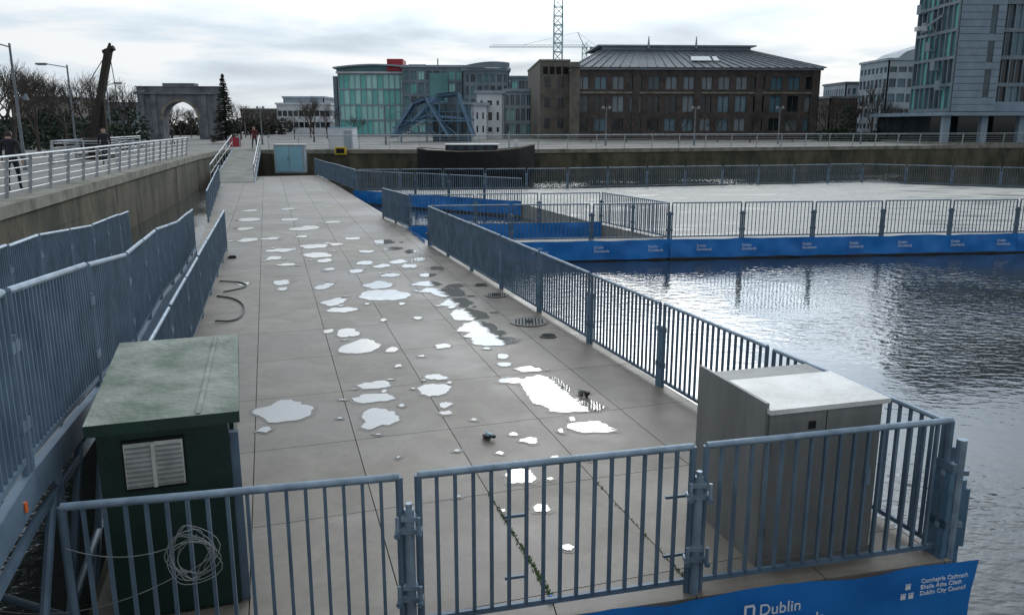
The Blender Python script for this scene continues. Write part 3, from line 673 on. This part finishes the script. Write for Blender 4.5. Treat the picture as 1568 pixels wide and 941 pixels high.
for i in range(n_):
    a0_=math.pi*i/n_;a1_=math.pi*(i+1)/n_
    x0=hw-ar*math.cos(a0_);x1=hw-ar*math.cos(a1_);q0=zs+ar*math.sin(a0_);q1=zs+ar*math.sin(a1_)
    m.add([(x0,0,q0),(x1,0,q1),(x1,0,H-.9),(x0,0,H-.9),(x0,2.2,q0),(x1,2.2,q1),(x1,2.2,H-.9),(x0,2.2,H-.9)],[(0,1,2,3),(5,4,7,6),(0,4,5,1)],archst)
    k1=1.16;y0=-.12
    X0=hw-ar*k1*math.cos(a0_);X1=hw-ar*k1*math.cos(a1_);Q0=zs+ar*k1*math.sin(a0_);Q1=zs+ar*k1*math.sin(a1_)
    m.add([(x0,y0,q0),(x1,y0,q1),(X1,y0,Q1),(X0,y0,Q0),(x0,0,q0),(x1,0,q1),(X1,0,Q1),(X0,0,Q0)],[(0,1,2,3),(3,2,6,7),(0,4,5,1)],coping)
m.box(-.3,w_+.3,-.3,2.5,H-.899,H-.6,archst)
m.box(0,w_,0,2.2,H-.598,H,archst); m.box(-.12,w_+.12,-.12,2.32,H+.001,H+.12,archst); m.box(hw-2,hw+2,.2,2,H+.121,H+.5,archst)
for xx in (.25,1.75,w_-2.35,w_-.85): m.box(xx,xx+.6,-.18,-.001,1.7,H-.92,archst)
m.box(-.1,hw-ar,-.24,-.0,1.5,1.9,archst)
m.obj('arch_stonework',e_)
# blue steel pavilion : open pitched frames, cross bracing, raised platform
e_=empty('blue_steel_pavilion'); D=92; m=MB(TR(-13.4,D,0))
def pz(v): return Z(v,D)
def PX(u): return (u-784)/1281*D+13.4
segs=[[(598,210),(632,158),(652,150),(686,208)],[(630,186),(668,146),(700,142),(712,176),(724,208)],[(600,196),(652,176),(722,182)],[(652,150),(676,150)]]
for k_,sg in enumerate(segs):
    for a,b_ in zip(sg[:-1],sg[1:]):
        for yy in (0,2.6,5.2):
            m.bar((PX(a[0]),yy+k_*.4,pz(a[1])),(PX(b_[0]),yy+k_*.4,pz(b_[1])),.2,.26,bluest)
    for a in sg: m.bar((PX(a[0]),k_*.4,pz(a[1])),(PX(a[0]),5.2+k_*.4,pz(a[1])),.14,.14,bluest)
for (a,b_) in (((632,158),(652,150)),((668,146),(700,142))):
    m.add([(PX(a[0]),-.3,pz(a[1])+.15),(PX(b_[0]),-.3,pz(b_[1])+.15),(PX(b_[0]),6,pz(b_[1])+.15),(PX(a[0]),6,pz(a[1])+.15)],[(0,1,2,3)],bluest)
m.add([(PX(606),0,pz(196)),(PX(632),0,pz(158)+.1),(PX(632),5,pz(158)+.1),(PX(606),5,pz(196))],[(0,1,2,3)],bluest)
m.obj('canopy_frames',e_)
m=MB(TR(-13.4,D,0))
for u,vt in ((612,190),(652,150),(672,150),(700,142),(716,186)):
    m.tube((PX(u),1,1.5),(PX(u),1,pz(vt)),.09,bluest)
for u0,v0,u1,v1 in ((606,208,640,178),(640,178,668,208),(668,208,694,180),(640,208,612,188),(700,208,672,182)): m.bar((PX(u0),.9,pz(v0)),(PX(u1),.9,pz(v1)),.12,.12,bluest)
m.box(PX(604),PX(724),.4,4,pz(184)-.12,pz(184),bluest)
for i in range(13): m.tube((PX(606+i*9.5),.5,pz(184)),(PX(606+i*9.5),.5,pz(184)+.9),.03,bluest,5)
m.tube((PX(606),.5,pz(184)+.9),(PX(720),.5,pz(184)+.9),.04,bluest,6)
for k_ in range(9):
    f=k_/9; m.box(PX(604)+f*3.2,PX(604)+f*3.2+.5,-1.2,-.2,1.5+f*(pz(184)-1.5),1.62+f*(pz(184)-1.5),lgrey)
m.box(PX(655),PX(718),5.6,8.4,1.5,pz(158),glB); m.box(PX(650),PX(722),5.4,8.6,pz(158)+.001,pz(158)+.25,lgrey)
for i in range(4): m.box(PX(660+i*14),PX(670+i*14),5.5,5.599,pz(202),pz(168),glM)
m.obj('platform_and_stairs',e_)

def mast(mb,x,y,z0,z1,w_,mat,st=2.5,r=.12):
    c=[(x-w_/2,y-w_/2),(x+w_/2,y-w_/2),(x+w_/2,y+w_/2),(x-w_/2,y+w_/2)]
    for p in c: mb.tube((*p,z0),(*p,z1),r,mat,5)
    z=z0;k_=0
    while z<z1:
        for i in range(4):
            a=c[i];b_=c[(i+1)%4]
            if k_%2: a,b_=b_,a
            mb.tube((*a,z),(*b_,z+st),r*.7,mat,4); mb.tube((*a,z),(*b_,z),r*.7,mat,4)
        z+=st;k_+=1
m=MB(); mast(m,(853-784)/1281*260,260,1.5,60,2.6,cranem,2.6,.16); m.obj('tower_crane')
m=MB(); D=300; X0=(750-784)/1281*D;X1=(912-784)/1281*D;z=Z(72,D); xm=(893-784)/1281*D
mast(m,xm,D,1.5,z,1.6,cranem,2,.1)
for yy in (-.6,.6): m.tube((X0,D+yy,z),(X1,D+yy,z),.08,cranem,5)
m.tube((X0+1,D,z+.7),(X1-3,D,z+.7),.07,cranem,5)
i=X0
while i<X1-2: m.tube((i,D-.6,z),(i+1,D,z+.7),.04,cranem,4); m.tube((i+1,D,z+.7),(i+2,D-.6,z),.04,cranem,4); i+=2
m.tube((xm,D,z),(xm-2.5,D,z+5),.13,cranem,5); m.tube((xm-2.5,D,z+5),(X0+12,D,z+.8),.04,cranem,4); m.tube((xm-2.5,D,z+5),(X1,D,z),.04,cranem,4); m.box(X1-2.5,X1-.5,D-1,D+1,z-1.6,z-.1,greyc)
m.obj('tower_crane')

bt=empty('moored_barge'); T=TR(-6.6,58.6,-1)
m=MB(T); st=[(0,.7,1.75),(.8,1.5,1.65),(3,1.7,1.55),(5.4,1.6,1.6),(7.1,1.0,1.75),(8.2,.08,2.0)]
vs=[]
for x_,hw_,zt_ in st:
    for yy,zz in ((-hw_,zt_),(-hw_*.92,.3),(-hw_*.5,-.9),(hw_*.5,-.9),(hw_*.92,.3),(hw_,zt_)): vs.append((x_-(.5 if zz<0 and x_>6 else 0),yy,zz))
fs=[]
for i in range(len(st)-1):
    for j in range(5): fs.append((i*6+j,(i+1)*6+j,(i+1)*6+j+1,i*6+j+1))
    fs.append((i*6+5,(i+1)*6+5,(i+1)*6,i*6))
fs.append((0,1,2,3,4,5)); m.add(vs,fs,hullm); m.obj('hull',bt)
m=MB(T)
for i in range(len(st)-1):
    for sg in (-1,1): m.tube((st[i][0],sg*st[i][1],st[i][2]+.03),(st[i+1][0],sg*st[i+1][1],st[i+1][2]+.03),.05,coping,6)
m.box(2.0,5.6,-1,1,1.55,2.0,hullm); m.box(1.9,5.7,-1.1,1.1,2.001,2.06,white_r)
for i in range(5): m.box(2.2+i*.68,2.6+i*.68,-1.02,-1.001,1.7,1.93,glM)
m.tube((6.4,0,1.6),(6.4,0,2.9),.05,lgrey); m.cb((6.9,0,2.1),(.3,.3,.5),white_r); m.obj('deck_gear',bt)
m=MB(); m.box(-13.2,-12.4,61.9,62.3,1.2,1.75,yellow); m.box(-13.1,-12.5,61.86,61.9,1.3,1.65,hole); m.obj('yellow_service_box')

def lamp(x,y,z0,z1,arm=1,side=-1,style=0):
    m=MB(); m.tube((x,y,z0),(x,y,z0+.8),.1,lampm,8,.085); m.tube((x,y,z0+.8),(x,y,z1),.07,lampm,8,.045)
    if style==0:
        m.tube((x,y,z1-.15),(x+side*arm,y,z1+.05),.03,lampm,6); m.box(min(x+side*arm,x+side*(arm+.6)),max(x+side*arm,x+side*(arm+.6)),y-.12,y+.12,z1,z1+.1,lampm); m.box(min(x+side*(arm+.05),x+side*(arm+.5)),max(x+side*(arm+.05),x+side*(arm+.5)),y-.08,y+.08,z1-.03,z1-.001,louv)
        m.tube((x,y,z1-2.2),(x+side*-.4,y,z1-2.1),.03,lampm,6); m.tube((x-side*.4,y,z1-2.25),(x-side*.4,y,z1-2.0),.12,lampm,8,.05)
    else:
        for s_ in (-1,1):
            m.tube((x,y,z1-.3),(x+s_*.28,y,z1-.05),.025,lampm,6); m.tube((x+s_*.28,y,z1-.1),(x+s_*.28,y,z1+.05),.16,lampm,8,.07); m.tube((x+s_*.28,y,z1-.18),(x+s_*.28,y,z1-.101),.1,louv,8,.13)
    m.obj('street_lamp')
lamp(-20.6,35,1.5,Z(66,35),.7); lamp(-26.2,50,1.5,Z(99,50),1.2); lamp(-31.2,65,1.5,Z(128,65),.6,1); lamp(-37,82,1.5,Z(140,82),.6,1)
for u,D in ((928,76),(1064,78),(1193,82),(1320,84),(400,80),(590,78),(375,120)): lamp((u-784)/1281*D,D,1.5,Z(163,D),style=1)
m=MB(); base=Vector((-23.2,46,1.5)); topp=Vector((-21.75,46,Z(76,46)))
mid=base.lerp(topp,.5)+Vector((-.12,0,0))
m.bar(base,mid,.5,.42,wood); m.bar(mid,topp,.34,.32,wood); m.bar(base+Vector((.75,0,0)),mid+Vector((.2,0,.2)),.2,.26,wood); m.cb(base+Vector((.2,0,.15)),(1.8,1.2,.3),wood)
m.bar(base+Vector((-.9,0,.9)),base.lerp(topp,.42),.14,.16,wood); m.tube(topp+Vector((-.3,0,-.15)),topp+Vector((.3,0,.1)),.15,wood,8); m.tube(topp+Vector((0,0,0)),topp+Vector((.1,0,.35)),.13,wood,8,.06)
m.tube(topp,base+Vector((-3.6,1.5,.1)),.022,black,5); m.tube(topp,base+Vector((1.6,.5,1.2)),.022,black,5); m.tube(base+Vector((-.3,-.5,.9)),base+Vector((.7,-.5,.9)),.3,wood,12)
for i in range(5): m.cb(base.lerp(mid,.3+.17*i),(.56,.48,.08),black)
m.obj('timber_derrick')

# ---------------- trees ----------------
def bare_tree_mesh(seed,h):
    random.seed(seed); mb=MB()
    def rec(p,d,L,r,k):
        q=p+d*L; mb.tube(p,q,r,bark,5 if k<2 else 3,r*.68,cap=False)
        if k>=6: return
        nb=3 if k<5 else 2
        for i in range(nb):
            ax=Vector((random.uniform(-1,1),random.uniform(-1,1),random.uniform(-.3,.3))).normalized()
            nd=(Matrix.Rotation(random.uniform(.25,.75),3,ax)@d); nd.z+=.12; nd.normalize()
            st_=q if i<2 else p.lerp(q,random.uniform(.5,.9)); rec(st_,nd,L*random.uniform(.66,.86),r*.62,k+1)
    rec(Vector((0,0,0)),Vector((0,0,1)),h*.26,h*.02,0)
    o=mb.obj('tmp'); me=o.data; bpy.data.objects.remove(o); return me
tms=[bare_tree_mesh(s,7) for s in (11,12,13)]
def tree(x,y,s=1,name='bare_tree',z=1.5):
    o=bpy.data.objects.new(name,random.choice(tms)); scene.collection.objects.link(o); o.location=(x,y,z); o.scale=(s,s,s); o.rotation_euler=(0,0,random.uniform(0,6.28))
random.seed(21)
for u,D,s in ((-20,48,.9),(20,52,.95),(55,60,1.0),(80,75,1.1),(100,58,.85),(130,80,1.1),(150,95,1.2),(175,75,.85),(190,100,1.1),(200,88,.9),(40,90,1.3),(10,70,1.2),(68,100,1.3),(258,125,.7),(275,130,.75),(292,122,.6),(302,135,.8),(265,140,.9),(355,120,.8),(368,105,.7),(390,130,.8),(410,120,.7),(450,110,.5),(480,90,.75),(475,120,.9),(500,115,.7),(545,100,.5),(1262,98,.75),(1275,100,.85),(1290,105,.9),(1310,98,.85),(1335,110,1.15),(1345,100,.85),(1370,95,.7),(1215,92,.6),(1150,90,.6),(1040,88,.5),(960,90,.45),(1100,90,.5),(905,90,.5)):
    tree((u-784)/1281*D,D,s)
def leafmass(name,blobs,size,cnt,mats):
    mb=MB()
    for (x,y,z,rx,ry,rz) in blobs:
        for i in range(cnt):
            d=Vector((random.gauss(0,1),random.gauss(0,1),random.gauss(0,1))).normalized()*random.uniform(.5,1)**.5
            p=Vector((x+d.x*rx,y+d.y*ry,z+d.z*rz)); a=Vector((random.uniform(-1,1),random.uniform(-1,1),random.uniform(-1,1))).normalized()*size; b_=a.cross(Vector((random.uniform(-1,1),random.uniform(-1,1),random.uniform(-1,1)))).normalized()*size*.6
            mb.add([p-a,p+b_,p+a,p-b_],[(0,1,2,3)],random.choice(mats))
    return mb.obj(name)
bl=[]
for u in range(-30,205,16):
    D=random.uniform(62,85); bl.append(((u-784)/1281*D,D,random.uniform(2.0,3.0),2,1.5,random.uniform(1.0,1.9)))
leafmass('hedge',bl,.2,420,[leafD,leafD2,leafD2])
bl=[]
for u in range(1262,1400,14):
    D=random.uniform(92,100); bl.append(((u-784)/1281*D,D,2.0,1.2,1,random.uniform(.5,1.1)))
bl.append(((1297-784)/1281*95,95,3.6,.8,.8,1.9))
leafmass('hedge',bl,.18,350,[leafD,leafD2])
bl=[((u-784)/1281*150,150,2.2+random.random(),2.5,2,random.uniform(1,2.2)) for u in list(range(245,312,10))+list(range(345,440,14))]
leafmass('distant_trees',bl,.3,260,[leafD2,bark])
m=MB(); D=84; x=(346-784)/1281*D; zt_=Z(113,D); m.tube((x,D,1.5),(x,D,zt_),.13,bark,6,.03)
z=2.0
while z<zt_:
    f=1-(z-1.6)/(zt_-1.6); rr=1.75*f+.1
    for i in range(12):
        a=random.random()*6.28; L=rr*random.uniform(.6,1.1); e0=Vector((x,D,z)); e1=e0+Vector((math.cos(a)*L,math.sin(a)*L,-.15*L+random.uniform(-.1,.1))); m.tube(e0,e1,.02,bark,3)
        for j in range(int(8+22*L)):
            p=e0.lerp(e1,random.uniform(.15,1)); q=Vector((random.uniform(-1,1),random.uniform(-1,1),random.uniform(-.6,.3))).normalized()*.2; s_=q.cross(Vector((0,0,1))).normalized()*.06
            m.add([p-s_,p+s_,p+q],[(0,1,2)],random.choice([leafD,leafD2]))
    z+=.2
m.obj('christmas_tree')

m=MB(); X_=(347-784)/1281*72
m.box(X_,X_+1.1,72,72.1,1.5,2.3,redm); m.box(X_+.0,X_+.08,71.9,71.99,1.5,2.4,lgrey); m.box(X_+1.0,X_+1.08,71.9,71.99,1.5,2.4,lgrey); m.obj('red_hoarding')
def human(name,x,y,z,face,coat,scale=1,stride=.25):
    J={'pel':(0,0,.95),'sp':(0,0,1.15),'ch':(0,.01,1.36),'nk':(0,0,1.5),'hd':(0,.02,1.6),'ht':(0,.02,1.73)}
    Rr={'pel':(.15,.11),'sp':(.14,.10),'ch':(.17,.115),'nk':(.06,.06),'hd':(.085,.1),'ht':(.07,.08)}
    E=[('pel','sp'),('sp','ch'),('ch','nk'),('nk','hd'),('hd','ht')]
    for s_,sd_ in ((1,'l'),(-1,'r')):
        st_=stride*s_
        J['hip'+sd_]=(.1*s_,0,.9);J['kn'+sd_]=(.11*s_,st_*.55+.03,.5);J['an'+sd_]=(.11*s_,st_,.09);J['to'+sd_]=(.12*s_,st_+.17,.04)
        Rr['hip'+sd_]=(.095,.095);Rr['kn'+sd_]=(.06,.06);Rr['an'+sd_]=(.042,.042);Rr['to'+sd_]=(.04,.03)
        E+=[('pel','hip'+sd_),('hip'+sd_,'kn'+sd_),('kn'+sd_,'an'+sd_),('an'+sd_,'to'+sd_)]
        J['sh'+sd_]=(.2*s_,0,1.42);J['el'+sd_]=(.26*s_,-st_*.3,1.13);J['wr'+sd_]=(.27*s_,-st_*.3+.12,.9);J['pa'+sd_]=(.27*s_,-st_*.3+.14,.83)
        Rr['sh'+sd_]=(.065,.065);Rr['el'+sd_]=(.047,.047);Rr['wr'+sd_]=(.032,.032);Rr['pa'+sd_]=(.018,.038)
        E+=[('ch','sh'+sd_),('sh'+sd_,'el'+sd_),('el'+sd_,'wr'+sd_),('wr'+sd_,'pa'+sd_)]
        for q in range(4):
            nm='f%d'%q+sd_; J[nm]=(.27*s_,-st_*.3+.115+.02*q,.76-(.01 if q in(1,2) else 0)); Rr[nm]=(.009,.009)
            J[nm+'t']=(.262*s_,-st_*.3+.125+.02*q,.725-(.01 if q in(1,2) else 0)); Rr[nm+'t']=(.008,.008)
            E+=[('pa'+sd_,nm),(nm,nm+'t')]
        J['th'+sd_]=(.25*s_,-st_*.3+.2,.82);Rr['th'+sd_]=(.01,.01);E.append(('pa'+sd_,'th'+sd_))
    J['no']=(0,.115,1.615);Rr['no']=(.012,.012);E.append(('hd','no'))
    for s_,q in ((1,'el_'),(-1,'er_')): J[q]=(.1*s_,.01,1.62);Rr[q]=(.018,.018);E.append(('hd',q))
    ks=list(J); me=bpy.data.meshes.new(name); me.from_pydata([J[k_] for k_ in ks],[(ks.index(a),ks.index(b_)) for a,b_ in E],[])
    o=bpy.data.objects.new(name,me); scene.collection.objects.link(o)
    o.modifiers.new('s','SKIN'); 
    for i,k_ in enumerate(ks): me.skin_vertices[0].data[i].radius=Rr[k_]
    me.skin_vertices[0].data[0].use_root=True
    su=o.modifiers.new('u','SUBSURF'); su.levels=2
    dg=bpy.context.evaluated_depsgraph_get(); nm_=bpy.data.meshes.new_from_object(o.evaluated_get(dg)); bpy.data.objects.remove(o)
    nm_.materials.clear()
    for mt in (coat,trousm,skinm,hairm,black): nm_.materials.append(mt)
    for p in nm_.polygons:
        c=p.center; p.use_smooth=True
        if c.z<.11: k_=4
        elif abs(c.x)>.2 and c.z<.9: k_=2
        elif c.z<.8: k_=1
        elif c.z<1.5: k_=0
        elif c.z>1.67 or (c.y<.0 and c.z>1.53): k_=3
        else: k_=2
        p.material_index=k_
    o=bpy.data.objects.new(name,nm_); scene.collection.objects.link(o); o.location=(x,y,z); o.rotation_euler=(0,0,R(face)); o.scale=(scale,)*3
    return o
human('pedestrian',(10-784)/1281*24,24,1.5,20,coatm)
human('pedestrian',(157-784)/1281*40,40,1.5,200,coatm,1,.1)
human('pedestrian',(388-784)/1281*66,66,1.5,180,coatr)
human('pedestrian',(262-784)/1281*75,75,1.5,90,coatm)
